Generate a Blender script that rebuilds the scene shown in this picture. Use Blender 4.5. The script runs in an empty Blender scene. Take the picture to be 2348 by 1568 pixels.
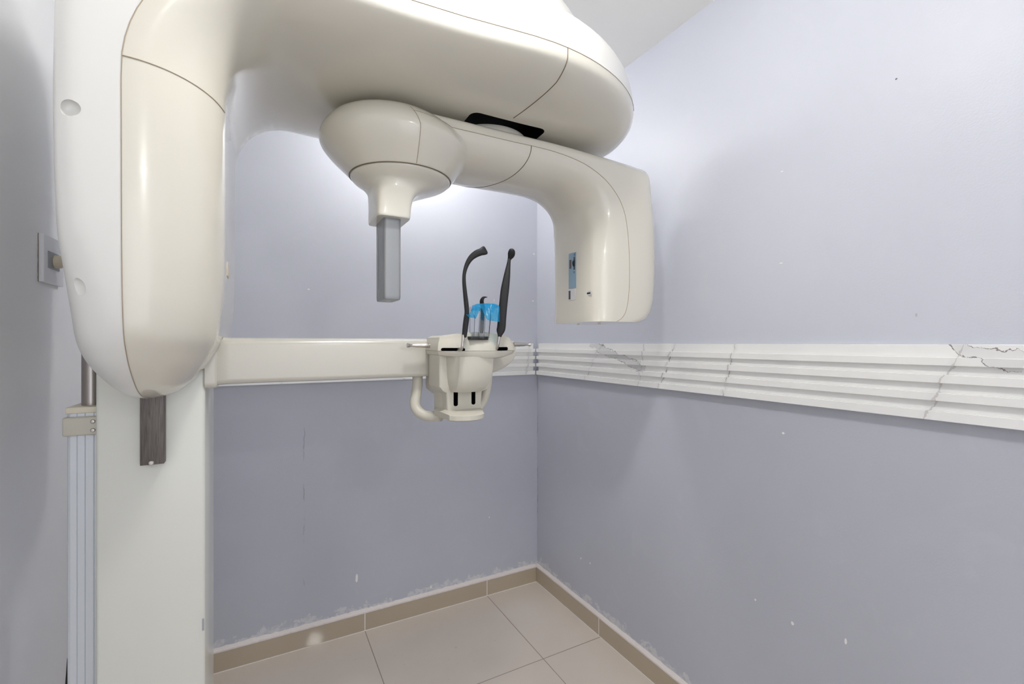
import bpy, bmesh, math, random
from mathutils import Vector, Matrix
random.seed(4)
C = bpy.context.scene.collection
PI = math.pi
sc = bpy.context.scene

# ------------------------------------------------------------------ camera
EYE = 1.28
HEAD = math.radians(28.41)
FPX = 1063.0
cam_d = bpy.data.cameras.new('camera'); cam = bpy.data.objects.new('camera', cam_d); C.objects.link(cam)
cam.location = (0, 0, EYE); cam.rotation_euler = (PI/2, 0, -HEAD)
cam_d.sensor_width = 36; cam_d.lens = FPX/2348*36; cam_d.shift_y = 2/2348
cam_d.clip_start = 0.02
sc.camera = cam

# ------------------------------------------------------------------ world, exposure
w = bpy.data.worlds.new('world'); sc.world = w; w.use_nodes = True
w.node_tree.nodes['Background'].inputs[0].default_value = (0.9, 0.93, 1, 1)
w.node_tree.nodes['Background'].inputs[1].default_value = 1.35
sc.view_settings.view_transform = 'Standard'; sc.view_settings.look = 'None'
sc.view_settings.gamma = 1; sc.view_settings.use_curve_mapping = False
sc.view_settings.exposure = 0.6
sc.cycles.diffuse_bounces = 8; sc.cycles.max_bounces = 14

ROOM_W, ROOM_D, ROOM_H, ROOM_L, ROOM_B = 1.309, 2.135, 2.405, -0.45, -2.7
LAMPS = [  # x, y, watts, radius
    (0.58, -1.93, 10, 0.06),
    (0.35, 0.60, 8.5, 0.06),
    (0.62, 1.88, 5.2, 0.06),  # added lamp, brightens the upper back wall and the ceiling near it
]

# ------------------------------------------------------------------ unprojection helpers
FW = (math.sin(HEAD), math.cos(HEAD)); RT = (math.cos(HEAD), -math.sin(HEAD))
def ray(px):
    u = (px-1174)/FPX
    return FW[0]+u*RT[0], FW[1]+u*RT[1]
def at(px, py, y=None, x=None, z=None):
    dx, dy = ray(px)
    dz = (786-py)/FPX
    t = y/dy if y is not None else (x/dx if x is not None else (z-EYE)/dz)
    return Vector((dx*t, dy*t, EYE+dz*t))
def X(px, y):
    dx, dy = ray(px); return dx/dy*y

# ------------------------------------------------------------------ material helpers
def mat(name, col, rough=0.5, metal=0.0, coat=0.0, spec=0.5, bump=0.0, bscale=200, var=0.0, coat_r=0.05):
    m = bpy.data.materials.new(name); m.use_nodes = True
    nt = m.node_tree; b = nt.nodes['Principled BSDF']
    b.inputs['Base Color'].default_value = (*col, 1)
    b.inputs['Roughness'].default_value = rough; b.inputs['Metallic'].default_value = metal
    b.inputs['Coat Weight'].default_value = coat; b.inputs['Coat Roughness'].default_value = coat_r
    b.inputs['Specular IOR Level'].default_value = spec
    tc = nt.nodes.new('ShaderNodeTexCoord')
    if var:
        n = nt.nodes.new('ShaderNodeTexNoise'); n.inputs['Scale'].default_value = 3.0
        n.inputs['Detail'].default_value = 5
        nt.links.new(tc.outputs['Object'], n.inputs['Vector'])
        r = nt.nodes.new('ShaderNodeValToRGB')
        r.color_ramp.elements[0].position = .3; r.color_ramp.elements[1].position = .7
        r.color_ramp.elements[0].color = (*[c*(1-var) for c in col], 1)
        r.color_ramp.elements[1].color = (*[min(1, c*(1+var)) for c in col], 1)
        nt.links.new(n.outputs['Fac'], r.inputs['Fac']); nt.links.new(r.outputs['Color'], b.inputs['Base Color'])
    if bump:
        n2 = nt.nodes.new('ShaderNodeTexNoise'); n2.inputs['Scale'].default_value = bscale; n2.inputs['Detail'].default_value = 4
        nt.links.new(tc.outputs['Object'], n2.inputs['Vector'])
        bp = nt.nodes.new('ShaderNodeBump'); bp.inputs['Strength'].default_value = bump; bp.inputs['Distance'].default_value = 0.002
        nt.links.new(n2.outputs['Fac'], bp.inputs['Height']); nt.links.new(bp.outputs['Normal'], b.inputs['Normal'])
    return m

class NG:
    """tiny node-graph helper"""
    def __init__(s, m): s.nt = m.node_tree; s.b = s.nt.nodes['Principled BSDF']
    def n(s, t, **kw):
        o = s.nt.nodes.new(t)
        for k, v in kw.items(): setattr(o, k, v)
        return o
    def l(s, a, b): s.nt.links.new(a, b)
    def math(s, op, a, b=None, c=None):
        o = s.n('ShaderNodeMath', operation=op)
        for i, v in enumerate((a, b, c)):
            if v is None: continue
            if isinstance(v, (int, float)): o.inputs[i].default_value = v
            else: s.l(v, o.inputs[i])
        return o.outputs[0]
    def mix(s, fac, a, b):
        o = s.n('ShaderNodeMix', data_type='RGBA')
        for i, v in ((0, fac), (6, a), (7, b)):
            if isinstance(v, (int, float)): o.inputs[i].default_value = v
            elif isinstance(v, tuple): o.inputs[i].default_value = (*v, 1)
            else: s.l(v, o.inputs[i])
        return o.outputs[2]
    def noise(s, vec, scale, detail=4, dist=0.0, rough=.5):
        o = s.n('ShaderNodeTexNoise'); o.inputs['Scale'].default_value = scale
        o.inputs['Detail'].default_value = detail; o.inputs['Distortion'].default_value = dist
        o.inputs['Roughness'].default_value = rough
        s.l(vec, o.inputs['Vector']); return o.outputs['Fac']
    def step(s, val, lo, hi):
        o = s.n('ShaderNodeMapRange'); o.inputs[1].default_value = lo; o.inputs[2].default_value = hi
        s.l(val, o.inputs[0]); return o.outputs[0]

# wall paint: lilac blue emulsion, with filler smears above the skirting, chips and scuffs
def wall_mat(name, col, axis, chips=(), seam=None, smear=True, two=True):
    m = mat(name, col, 0.42, spec=0.4); g = NG(m)
    geo = g.n('ShaderNodeNewGeometry'); pos = geo.outputs['Position']
    sep = g.n('ShaderNodeSeparateXYZ'); g.l(pos, sep.inputs[0])
    along = sep.outputs[0 if axis == 'x' else 1]; z = sep.outputs[2]
    big = g.noise(pos, 1.6, 3)
    up = g.mix(g.step(big, .3, .7), tuple(v*.97 for v in col), tuple(min(1, v*1.03) for v in col))
    low_shade = (col[0]*.82, col[1]*.82, col[2]*.83)      # dimmer light below the rail, put into the wall colour
    lw = g.mix(g.step(big, .3, .7), tuple(v*.96 for v in low_shade), tuple(v*1.04 for v in low_shade))
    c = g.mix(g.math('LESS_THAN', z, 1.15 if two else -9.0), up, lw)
    # faint roller marks and filler patches
    pt = g.noise(pos, 9, 6, 0.8)
    c = g.mix(g.math('MULTIPLY', g.step(pt, .62, .68), .05), c, (.72, .73, .76))
    if smear:
        e = g.noise(pos, 14, 6, 0.3, .65); e2 = g.noise(pos, 70, 4)
        lim = g.math('ADD', g.math('MULTIPLY', g.step(e, .42, .66), .046), .093)
        mk = g.math('LESS_THAN', z, lim)
        mk = g.math('MULTIPLY', mk, g.math('MULTIPLY', g.step(e2, .3, .55), .75))
        c = g.mix(mk, c, (.66, .66, .66))
    for (a, zz, ra, rz, cc) in chips:
        da = g.math('DIVIDE', g.math('SUBTRACT', along, a), ra); dz = g.math('DIVIDE', g.math('SUBTRACT', z, zz), rz)
        d = g.math('ADD', g.math('MULTIPLY', da, da), g.math('MULTIPLY', dz, dz))
        d = g.math('ADD', d, g.math('MULTIPLY', g.math('SUBTRACT', g.noise(pos, 160, 2), .5), 1.6))
        c = g.mix(g.math('LESS_THAN', d, 1.0), c, cc)
    if seam is not None:
        wob = g.math('MULTIPLY', g.math('SUBTRACT', g.noise(pos, 22, 4), .5), .02)
        dd = g.math('ABSOLUTE', g.math('SUBTRACT', g.math('ADD', along, wob), seam[0]))
        mk = g.math('MULTIPLY', g.math('LESS_THAN', dd, seam[1]), g.step(g.noise(pos, 12, 4), .5, .62))
        mk = g.math('MULTIPLY', mk, g.math('LESS_THAN', z, seam[2]))
        c = g.mix(g.math('MULTIPLY', mk, seam[3]), c, (.12, .12, .14))
    g.l(c, g.b.inputs['Base Color'])
    bp = g.n('ShaderNodeBump'); bp.inputs['Strength'].default_value = .13; bp.inputs['Distance'].default_value = .002
    hh = g.math('ADD', g.noise(pos, 260, 3), g.math('MULTIPLY', g.noise(pos, 7, 3), 2.2))
    g.l(hh, bp.inputs['Height']); g.l(bp.outputs['Normal'], g.b.inputs['Normal'])
    return m

WALL = (.575, .595, .665)
WHT = (.82, .82, .80)
def bw(px, py): p = at(px, py, y=ROOM_D); return p.x, p.z
def rw(px, py): p = at(px, py, x=ROOM_W); return p.y, p.z
def chip(f, px, py, ra, rz, c=WHT): a, z = f(px, py); return (a, z, ra, rz, c)
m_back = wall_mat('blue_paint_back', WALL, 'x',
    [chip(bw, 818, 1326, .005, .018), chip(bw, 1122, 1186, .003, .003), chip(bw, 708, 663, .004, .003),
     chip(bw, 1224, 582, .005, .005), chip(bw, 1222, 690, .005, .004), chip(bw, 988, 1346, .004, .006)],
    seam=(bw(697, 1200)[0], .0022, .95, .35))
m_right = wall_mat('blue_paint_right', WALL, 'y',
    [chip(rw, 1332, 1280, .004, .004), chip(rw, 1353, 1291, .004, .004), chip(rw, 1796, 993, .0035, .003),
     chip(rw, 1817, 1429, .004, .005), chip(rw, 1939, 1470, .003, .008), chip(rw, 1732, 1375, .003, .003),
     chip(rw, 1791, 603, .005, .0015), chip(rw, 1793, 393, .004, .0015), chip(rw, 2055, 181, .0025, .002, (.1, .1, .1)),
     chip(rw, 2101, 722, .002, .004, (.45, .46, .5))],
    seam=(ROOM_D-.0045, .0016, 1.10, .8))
m_left = wall_mat('grey_blue_paint_left', (.80, .805, .82), 'y', [], smear=True, two=False)
m_ceil = mat('ceiling_white', (.92, .915, .88), 0.8, bump=.1)

# floor tile material: beige porcelain, narrow grout
def floor_mat():
    m = mat('beige_tile_floor', (.5, .45, .4), .2, spec=.4); g = NG(m)
    pos = g.n('ShaderNodeNewGeometry').outputs['Position']; sep = g.n('ShaderNodeSeparateXYZ'); g.l(pos, sep.inputs[0])
    c = g.mix(g.step(g.noise(pos, 2.5, 4), .35, .65), (.575, .515, .45), (.615, .55, .485))
    c = g.mix(g.math('MULTIPLY', g.step(g.noise(pos, 55, 2), .72, .76), .35), c, (.36, .3, .25))
    masks = []
    for o, off in ((0, .4055), (1, .992)):
        a = g.math('SUBTRACT', sep.outputs[o], off - 6.0)
        f = g.math('MODULO', a, .60)
        d = g.math('MINIMUM', f, g.math('SUBTRACT', .60, f))
        masks.append(g.math('LESS_THAN', d, .0016))
    mk = g.math('MAXIMUM', masks[0], masks[1])
    c = g.mix(mk, c, (.27, .215, .185)); g.l(c, g.b.inputs['Base Color'])
    g.l(g.math('ADD', g.math('MULTIPLY', mk, .5), .05), g.b.inputs['Roughness'])
    bp = g.n('ShaderNodeBump', invert=True); bp.inputs['Strength'].default_value = .5; bp.inputs['Distance'].default_value = .001
    g.l(mk, bp.inputs['Height']); g.l(bp.outputs['Normal'], g.b.inputs['Normal'])
    return m
m_floor = floor_mat()
m_base = mat('brown_beige_skirting_tile', (.45, .38, .29), .045, spec=.5, var=.04)
m_caulk = mat('white_caulk', (.66, .61, .585), .6, bump=.8, bscale=90)
m_grout = mat('white_grout', (.78, .75, .72), .7)

# marble: white with hand-placed wandering veins; coordinates along the wall and height
def marble_mat(name, axis, veins, patches):
    m = mat(name, (.83, .83, .815), .22, spec=.5, coat=.2); g = NG(m)
    pos = g.n('ShaderNodeNewGeometry').outputs['Position']; sep = g.n('ShaderNodeSeparateXYZ'); g.l(pos, sep.inputs[0])
    a = sep.outputs[0 if axis == 'x' else 1]; z = sep.outputs[2]
    c = g.mix(g.step(g.noise(pos, 4, 5, .5), .4, .8), (.84, .84, .825), (.78, .78, .775))
    wob = g.math('MULTIPLY', g.math('SUBTRACT', g.noise(pos, 18, 6, .4, .6), .5), .085)
    thick = g.step(g.noise(pos, 30, 3), .35, .75)
    for (a0, z0, a1, z1, wd, lo, hi, depth) in patches:        # broad grey veins with a dark rim
        L = math.hypot(a1-a0, z1-z0); nx, nz = (z1-z0)/L, -(a1-a0)/L; tx, tz = (a1-a0)/L, (z1-z0)/L
        d = g.math('ADD', g.math('MULTIPLY', g.math('SUBTRACT', a, a0), nx), g.math('MULTIPLY', g.math('SUBTRACT', z, z0), nz))
        d = g.math('ABSOLUTE', g.math('ADD', d, g.math('MULTIPLY', wob, .8)))
        s = g.math('ADD', g.math('MULTIPLY', g.math('SUBTRACT', a, a0), tx), g.math('MULTIPLY', g.math('SUBTRACT', z, z0), tz))
        inn = g.math('MULTIPLY', g.math('GREATER_THAN', s, lo), g.math('LESS_THAN', s, hi))
        c = g.mix(g.math('MULTIPLY', g.math('MULTIPLY', g.math('LESS_THAN', d, wd), inn), depth), c, (.46, .46, .47))
        rim = g.math('LESS_THAN', g.math('ABSOLUTE', g.math('SUBTRACT', d, wd)), g.math('MULTIPLY', thick, .0022))
        c = g.mix(g.math('MULTIPLY', g.math('MULTIPLY', rim, inn), .85), c, (.17, .14, .13))
    for (a0, z0, a1, z1, wd, dark) in veins:
        L = math.hypot(a1-a0, z1-z0); nx, nz = (z1-z0)/L, -(a1-a0)/L
        d = g.math('ADD', g.math('MULTIPLY', g.math('SUBTRACT', a, a0), nx), g.math('MULTIPLY', g.math('SUBTRACT', z, z0), nz))
        d = g.math('ABSOLUTE', g.math('ADD', d, g.math('MULTIPLY', wob, .45)))
        mk = g.math('LESS_THAN', d, g.math('MULTIPLY', thick, wd))
        halo = g.math('MULTIPLY', g.math('SUBTRACT', 1, g.step(d, wd, wd*4)), .25*dark)
        c = g.mix(halo, c, (.45, .45, .46))
        c = g.mix(g.math('MULTIPLY', mk, dark), c, (.24, .21, .20))
    g.l(c, g.b.inputs['Base Color'])
    return m
def rv(p0, p1, wd, dark): a0, z0 = rw(*p0); a1, z1 = rw(*p1); return (a0, z0, a1, z1, wd, dark)
def rp(p0, p1, wd, dep):
    a0, z0 = rw(*p0); a1, z1 = rw(*p1); return (a0, z0, a1, z1, wd, -.01, math.hypot(a1-a0, z1-z0)+.004, dep)
m_marble_r = marble_mat('veined_marble_right', 'y',
    [rv((1553, 788), (1517, 888), .003, .75), rv((1692, 788), (1666, 900), .0028, .6), rv((1380, 800), (1352, 860), .0035, .35),
     rv((1474, 850), (1470, 885), .002, .6), rv((2215, 800), (2118, 960), .004, .35)],
    [rp((1360, 788), (1482, 847), .014, .38), rp((2190, 788), (2348, 838), .014, .25)])
def bv(p0, p1, wd, dark): a0, z0 = bw(*p0); a1, z1 = bw(*p1); return (a0, z0, a1, z1, wd, dark)
m_marble_b = marble_mat('veined_marble_back', 'x',
    [bv((1212, 790), (1204, 852), .0035, .6), bv((640, 868), (645, 882), .003, .5), bv((905, 860), (920, 868), .004, .25)], [])

SHELL = (.65, .622, .54)
m_shell = mat('cream_gloss_shell', SHELL, .2, spec=.5, coat=.65, coat_r=.02)
m_shell_w = mat('white_gloss_shell', (.71, .705, .675), .28, spec=.5, coat=.25)
m_column = mat('cream_white_column_paint', (.66, .665, .61), .26, spec=.5, coat=.3, coat_r=.08)
m_matte = mat('cream_satin_plastic', (.56, .535, .46), .38, spec=.45)
m_beam = mat('cream_gloss_beam', (.52, .50, .44), .2, spec=.5, coat=.35, coat_r=.04)
m_seam = mat('brown_seam', (.16, .12, .075), .7)
m_seam_l = mat('tan_seam', (.36, .30, .22), .7)
m_black = mat('black_void', (.004, .004, .004), .6, spec=.2)
m_slot = mat('black_slot', (.012, .012, .012), .5)
m_rubber = mat('black_rubber', (.009, .009, .010), .5, bump=.2, bscale=300, spec=.35)
m_steel = mat('brushed_steel', (.52, .49, .46), .28, metal=1, bump=.15, bscale=400)
m_grey = mat('silver_grey_plastic', (.27, .28, .29), .36, metal=.25, spec=.5)
m_grey2 = mat('mid_grey_plastic', (.33, .345, .37), .4, spec=.5)
m_window = mat('dark_grey_window', (.07, .07, .075), .3)
m_blue = mat('blue_panel_sticker', (.235, .345, .455), .35)
m_dkblue = mat('dark_blue_print', (.05, .12, .22), .4)
m_palegrey = mat('pale_grey_sticker', (.62, .62, .62), .35)
m_bluewhite = mat('bluish_white_aluminium', (.66, .69, .73), .35, metal=.15, coat=.2)
m_yellow = mat('yellowed_plastic', (.72, .67, .54), .5, var=.15)
m_tan = mat('tan_grille', (.62, .55, .42), .5)

def brushed():
    m = mat('dark_brushed_metal', (.16, .14, .13), .42, metal=.6); g = NG(m)
    tc = g.n('ShaderNodeTexCoord'); mp = g.n('ShaderNodeMapping'); mp.inputs['Scale'].default_value = (60, 60, 2.5)
    g.l(tc.outputs['Object'], mp.inputs[0]); f = g.noise(mp.outputs[0], 14, 5)
    g.l(g.mix(g.step(f, .3, .7), (.095, .082, .075), (.17, .15, .14)), g.b.inputs['Base Color'])
    return m
m_rail = brushed()
m_tube = mat('satin_stainless_tube', (.42, .385, .36), .3, metal=.9)

def clear_mat():
    m = mat('clear_acrylic', (.98, .99, 1), .02); b = m.node_tree.nodes['Principled BSDF']
    b.inputs['Transmission Weight'].default_value = 1; b.inputs['IOR'].default_value = 1.42
    return m
m_clear = clear_mat()
def film_mat():
    m = bpy.data.materials.new('blue_film'); m.use_nodes = True; nt = m.node_tree
    for n in list(nt.nodes): nt.nodes.remove(n)
    out = nt.nodes.new('ShaderNodeOutputMaterial'); mx = nt.nodes.new('ShaderNodeMixShader')
    tr = nt.nodes.new('ShaderNodeBsdfTransparent'); tr.inputs[0].default_value = (.34, .78, .97, 1)
    pr = nt.nodes.new('ShaderNodeBsdfPrincipled'); pr.inputs['Base Color'].default_value = (.03, .42, .78, 1)
    pr.inputs['Roughness'].default_value = .2; pr.inputs['Coat Weight'].default_value = .4
    tl = nt.nodes.new('ShaderNodeBsdfTranslucent'); tl.inputs[0].default_value = (.03, .5, .9, 1)
    m2 = nt.nodes.new('ShaderNodeMixShader'); m2.inputs[0].default_value = .45
    nt.links.new(pr.outputs[0], m2.inputs[1]); nt.links.new(tl.outputs[0], m2.inputs[2])
    mx.inputs[0].default_value = .5
    nt.links.new(tr.outputs[0], mx.inputs[1]); nt.links.new(m2.outputs[0], mx.inputs[2]); nt.links.new(mx.outputs[0], out.inputs[0])
    return m
m_film = film_mat()

# ------------------------------------------------------------------ mesh helpers
def tag(o, label=None, cat=None, group=None, kind=None):
    for k, v in (('label', label), ('category', cat), ('group', group), ('kind', kind)):
        if v: o[k] = v
    return o
def empty(name, loc, label, cat):
    o = bpy.data.objects.new(name, None); C.objects.link(o); o.location = loc; o.empty_display_size = .05
    return tag(o, label, cat)
def link(name, me, m, parent=None, smooth=35):
    mats = m if isinstance(m, (list, tuple)) else [m]
    for x in mats: me.materials.append(x)
    if smooth:
        me.polygons.foreach_set('use_smooth', [True]*len(me.polygons)); me.set_sharp_from_angle(angle=math.radians(smooth))
    o = bpy.data.objects.new(name, me); C.objects.link(o)
    if parent:
        o.parent = parent
        base = parent
        T = Vector((0, 0, 0))
        while base: T += base.location; base = base.parent
        me.transform(Matrix.Translation(-T))
    return o
def from_bm(name, bm, m, parent=None, smooth=35):
    bmesh.ops.recalc_face_normals(bm, faces=bm.faces)
    me = bpy.data.meshes.new(name); bm.to_mesh(me); bm.free()
    return link(name, me, m, parent, smooth)
def add_box(bm, x0, x1, y0, y1, z0, z1, bev=0.0, seg=3, mi=0):
    r = bmesh.ops.create_cube(bm, size=1)
    vs = r['verts']
    for v in vs:
        v.co = Vector(((x0+x1)/2+v.co.x*(x1-x0), (y0+y1)/2+v.co.y*(y1-y0), (z0+z1)/2+v.co.z*(z1-z0)))
    fs = set(f for v in vs for f in v.link_faces)
    if mi:
        for f in fs: f.material_index = mi
    if bev:
        es = list(set(e for v in vs for e in v.link_edges))
        bmesh.ops.bevel(bm, geom=es, offset=bev, segments=seg, profile=.5, affect='EDGES')
def box(name, x0, x1, y0, y1, z0, z1, m, parent=None, bev=0.0, seg=3):
    bm = bmesh.new(); add_box(bm, x0, x1, y0, y1, z0, z1, bev, seg); return from_bm(name, bm, m, parent, 35 if bev else 30)
def loft_bm(bm, loops, cap0=True, cap1=True, closed=True):
    rows = [[bm.verts.new(p) for p in l] for l in loops]
    n = len(rows[0])
    for a, b in zip(rows, rows[1:]):
        for i in range(n if closed else n-1):
            j = (i+1) % n
            try: bm.faces.new((a[i], a[j], b[j], b[i]))
            except ValueError: pass
    if cap0: bm.faces.new(list(reversed(rows[0])))
    if cap1: bm.faces.new(rows[-1])
    return rows
def loft(name, loops, m, parent=None, smooth=35, cap0=True, cap1=True, closed=True, weld=1e-6):
    bm = bmesh.new(); loft_bm(bm, loops, cap0, cap1, closed)
    bmesh.ops.remove_doubles(bm, verts=bm.verts, dist=weld)
    return from_bm(name, bm, m, parent, smooth)
def add_tube(bm, pts, r, n=12, cap=True):
    pts = [Vector(p) for p in pts]; rr = r if isinstance(r, (list, tuple)) else [r]*len(pts)
    loops = []; up = None
    for i, p in enumerate(pts):
        t = (pts[min(i+1, len(pts)-1)]-pts[max(i-1, 0)]).normalized()
        if up is None: up = t.orthogonal().normalized()
        up = (up - t*up.dot(t)).normalized(); s = t.cross(up)
        loops.append([p + (up*math.cos(2*PI*k/n)+s*math.sin(2*PI*k/n))*rr[i] for k in range(n)])
    loft_bm(bm, loops, cap, cap)
def tube(name, pts, r, m, parent=None, n=12):
    bm = bmesh.new(); add_tube(bm, pts, r, n); return from_bm(name, bm, m, parent, 40)
def cr(vals, per):
    """Catmull-Rom through tuples"""
    out = []
    n = len(vals)
    for i in range(n-1):
        p0 = vals[max(i-1, 0)]; p1 = vals[i]; p2 = vals[i+1]; p3 = vals[min(i+2, n-1)]
        for k in range(per):
            t = k/per
            out.append(tuple(.5*((2*b)+(-a+c)*t+(2*a-5*b+4*c-d)*t*t+(-a+3*b-3*c+d)*t**3) for a, b, c, d in zip(p0, p1, p2, p3)))
    out.append(tuple(vals[-1])); return out
def spow(v, e): return math.copysign(abs(v)**e, v)
def revolve(name, prof, cx, cy, m, parent=None, n=48, axis='z', smooth=35):
    loops = []
    for r, h in prof:
        l = []
        for k in range(n):
            a = 2*PI*k/n
            if axis == 'z': l.append((cx+r*math.cos(a), cy+r*math.sin(a), h))
            elif axis == 'x': l.append((h, cx+r*math.cos(a), cy+r*math.sin(a)))
            else: l.append((cx+r*math.cos(a), h, cy+r*math.sin(a)))
        loops.append(l)
    return loft(name, loops, m, parent, smooth)

# ------------------------------------------------------------------ room shell
def struct(o): o['kind'] = 'structure'; return o
struct(box('floor', ROOM_L-.1, ROOM_W+.1, ROOM_B-.1, ROOM_D+.1, -.1, 0, m_floor))
struct(box('ceiling', ROOM_L-.1, ROOM_W+.1, ROOM_B-.1, ROOM_D+.1, ROOM_H, ROOM_H+.1, m_ceil))
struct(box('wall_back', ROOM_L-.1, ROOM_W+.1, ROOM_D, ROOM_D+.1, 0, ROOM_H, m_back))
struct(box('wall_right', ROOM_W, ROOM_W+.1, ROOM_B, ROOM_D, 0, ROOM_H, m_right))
struct(box('wall_left', ROOM_L-.1, ROOM_L, ROOM_B, ROOM_D, 0, ROOM_H, m_left))
#struct(box('wall_front', ROOM_L-.1, ROOM_W+.1, ROOM_B-.1, ROOM_B, 0, ROOM_H, m_right))

# skirting tiles: tile row, white caulk bead on top, grout at the joints
def skirting(name, axis, at0, a_from, a_to, joints, sgn):
    bm = bmesh.new(); js = sorted([a_from]+list(joints)+[a_to])
    def bx(a, b, t0, t1, z0, z1, mi, bev=0):
        lo, hi = sorted((at0-sgn*t0, at0-sgn*t1))
        if axis == 'x': add_box(bm, a, b, lo, hi, z0, z1, bev, 2, mi)
        else: add_box(bm, lo, hi, a, b, z0, z1, bev, 2, mi)
    for a, b in zip(js, js[1:]): bx(a+.0012, b-.0012, 0, .012, .002, .079, 0)
    for j in joints: bx(j-.0018, j+.0018, 0, .0122, 0, .08, 1)
    bx(a_from, a_to, 0, .0126, 0, .003, 1)
    # caulk: wedge bead, slightly ragged
    n = 160; loops = []
    for i in range(n+1):
        a = a_from+(a_to-a_from)*i/n
        q = random.uniform(-.0012, .0016); q2 = random.uniform(-.001, .0035)
        pr = [(0, .078), (.0125, .078+q*.3), (.0115, .083+q), (.003, .090+q2*.5), (0, .092+q2)]
        loops.append([(a, at0-sgn*t, z) if axis == 'x' else (at0-sgn*t, a, z) for t, z in pr])
    before = set(bm.faces)
    loft_bm(bm, loops)
    for f in set(bm.faces)-before: f.material_index = 2
    return struct(from_bm(name, bm, [m_base, m_grout, m_caulk], None, 30))
skirting('baseboard_back', 'x', ROOM_D, ROOM_L, ROOM_W-.012, [.4055, 1.005], 1)
skirting('baseboard_right', 'y', ROOM_W, ROOM_B, ROOM_D, [1.601-.6*k for k in range(0, 7)], 1)
skirting('baseboard_left', 'y', ROOM_L, ROOM_B, ROOM_D, [1.5-.6*k for k in range(0, 7)], -1)

# marble slat rail: backing strip with four proud slats
def rail(name, axis, at0, a0, a1, m):
    bm = bmesh.new()
    def bx(t0, t1, z0, z1, e0=0, e1=0, bev=.0008):
        if axis == 'x': add_box(bm, a0+e0, a1+e1, at0-t1, at0-t0, z0, z1, bev, 2)
        else: add_box(bm, at0-t1, at0-t0, a0+e0, a1+e1, z0, z1, bev, 2)
    e = -.006
    bx(0, .010, 1.1125, 1.2765, 0, e)
    for zt, zb in ((1.249, 1.231), (1.211, 1.193), (1.172, 1.154), (1.132, 1.1115)):
        bx(.0095, .021, zb, zt, 0, 0)
    return struct(from_bm(name, bm, m, None, 0))
rail('trim_1', 'x', ROOM_D, ROOM_L, ROOM_W-.024, m_marble_b)
rail('trim_2', 'y', ROOM_W, ROOM_B, ROOM_D-.024, m_marble_r)
box_gap = None

# ------------------------------------------------------------------ ceiling lights (out of frame; globe form chosen so they also light the ceiling)
for i, (lx, ly, wt, rad) in enumerate(LAMPS):
    nm = ['round white opal ceiling light at the far end of the room behind the viewer', 'round white opal ceiling light just in front of the x-ray machine',
          'round white opal ceiling light added in the back corner to brighten the wall above the rail'][i]
    t = empty('ceiling_light', (lx, ly, ROOM_H), nm, 'ceiling light'); t['group'] = 'round opal ceiling lights'
    revolve('base_ring', [(.001, ROOM_H), (.098, ROOM_H), (.098, ROOM_H-.014), (.088, ROOM_H-.018), (.001, ROOM_H-.018)], lx, ly, m_shell_w, t)
    em = bpy.data.materials.new('opal_glass_lit'); em.use_nodes = True; b = em.node_tree.nodes['Principled BSDF']
    b.inputs['Emission Color'].default_value = (1, .985, .965, 1); b.inputs['Emission Strength'].default_value = wt/(PI*.030)
    gp_ = [(.084*math.cos(PI/2*k/10)+.0003, ROOM_H-.016-.055*math.sin(PI/2*k/10)) for k in range(11)]
    revolve('glass_shade', gp_, lx, ly, em, t)

# ------------------------------------------------------------------ the x-ray machine
M = empty('xray_machine', (-.2, 1.3, 0), 'large cream panoramic dental x-ray machine on a square column beside the left wall', 'x-ray machine')

# column
col = box('column', -.289, -.107, 1.2, 1.408, 0, 1.95, m_column, M, .006)
box('scratch', -.1125, -.1085, 1.1995, 1.1998+.0004, at(466, 1445, y=1.2).z, at(466, 1418, y=1.2).z, m_grey2, col)
rl = box('guide_rail', -.2150, -.1755, 1.178, 1.2005, 1.032, 1.35, m_rail, M, .0012)
p = at(347, 1061, y=1.178)
revolve('screw', [(.0001, 1.1755), (.0035, 1.1757), (.0047, 1.1768), (.0047, 1.179), (.0001, 1.179)], p.x, p.z, m_steel, rl, 20, 'y')

# ---- carriage + shoulder: one C-shaped body split by a seam into an outer and an inner shell
A_prof = []
T = math.radians(74)
for k in range(18):
    t = T*k/17; A_prof.append((-1+.42*(1-math.cos(t))/(1-math.cos(T)), math.sin(t)/math.sin(T)))
for k in range(1, 9): A_prof.append((-.58+(.60+.58)*k/8, 1.0))
for k in range(1, 17):
    t = PI/2*k/16; A_prof.append((.60+.40*math.sin(t), math.cos(t)))
B_prof = [(-1, 0), (-1, .16)]
NB = len(A_prof)-2
for k in range(1, NB+1):
    t = PI*k/NB
    B_prof.append((-spow(math.cos(t), .86), .16*(1-k/NB)+(.84+.16*k/NB)*abs(math.sin(t))**.80))
st = []   # S, I, O, yn, yf, yc, w, n
def S_(sx, sz, ix, iz, ox, oz, yn, yf, yc, w, n): st.append((sx, sz, ix, iz, ox, oz, yn, yf, yc, w, n))
XS = -.194
low = [(1.171, -.190, -.200, 1.150, 2.0), (1.174, -.172, -.216, 1.115, 2.0), (1.183, -.150, -.234, 1.075, 2.0), (1.200, -.128, -.253, 1.036, 2.05),
       (1.235, -.101, -.277, .990, 2.15), (1.265, -.085, -.288, .965, 2.3), (1.292, -.075, -.2915, .951, 2.45)]
allv = cr([(z, i, o, y, n) for z, i, o, y, n in low]+[(1.34, -.067, -.292, .943, 2.8), (1.40, -.063, -.292, .939, 3.6), (1.47, -.062, -.292, .937, 5), (1.60, -.062, -.292, .936, 6), (1.70, -.062, -.292, .935, 6)], 4)
kb = 4*(len(low)-1)
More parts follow.
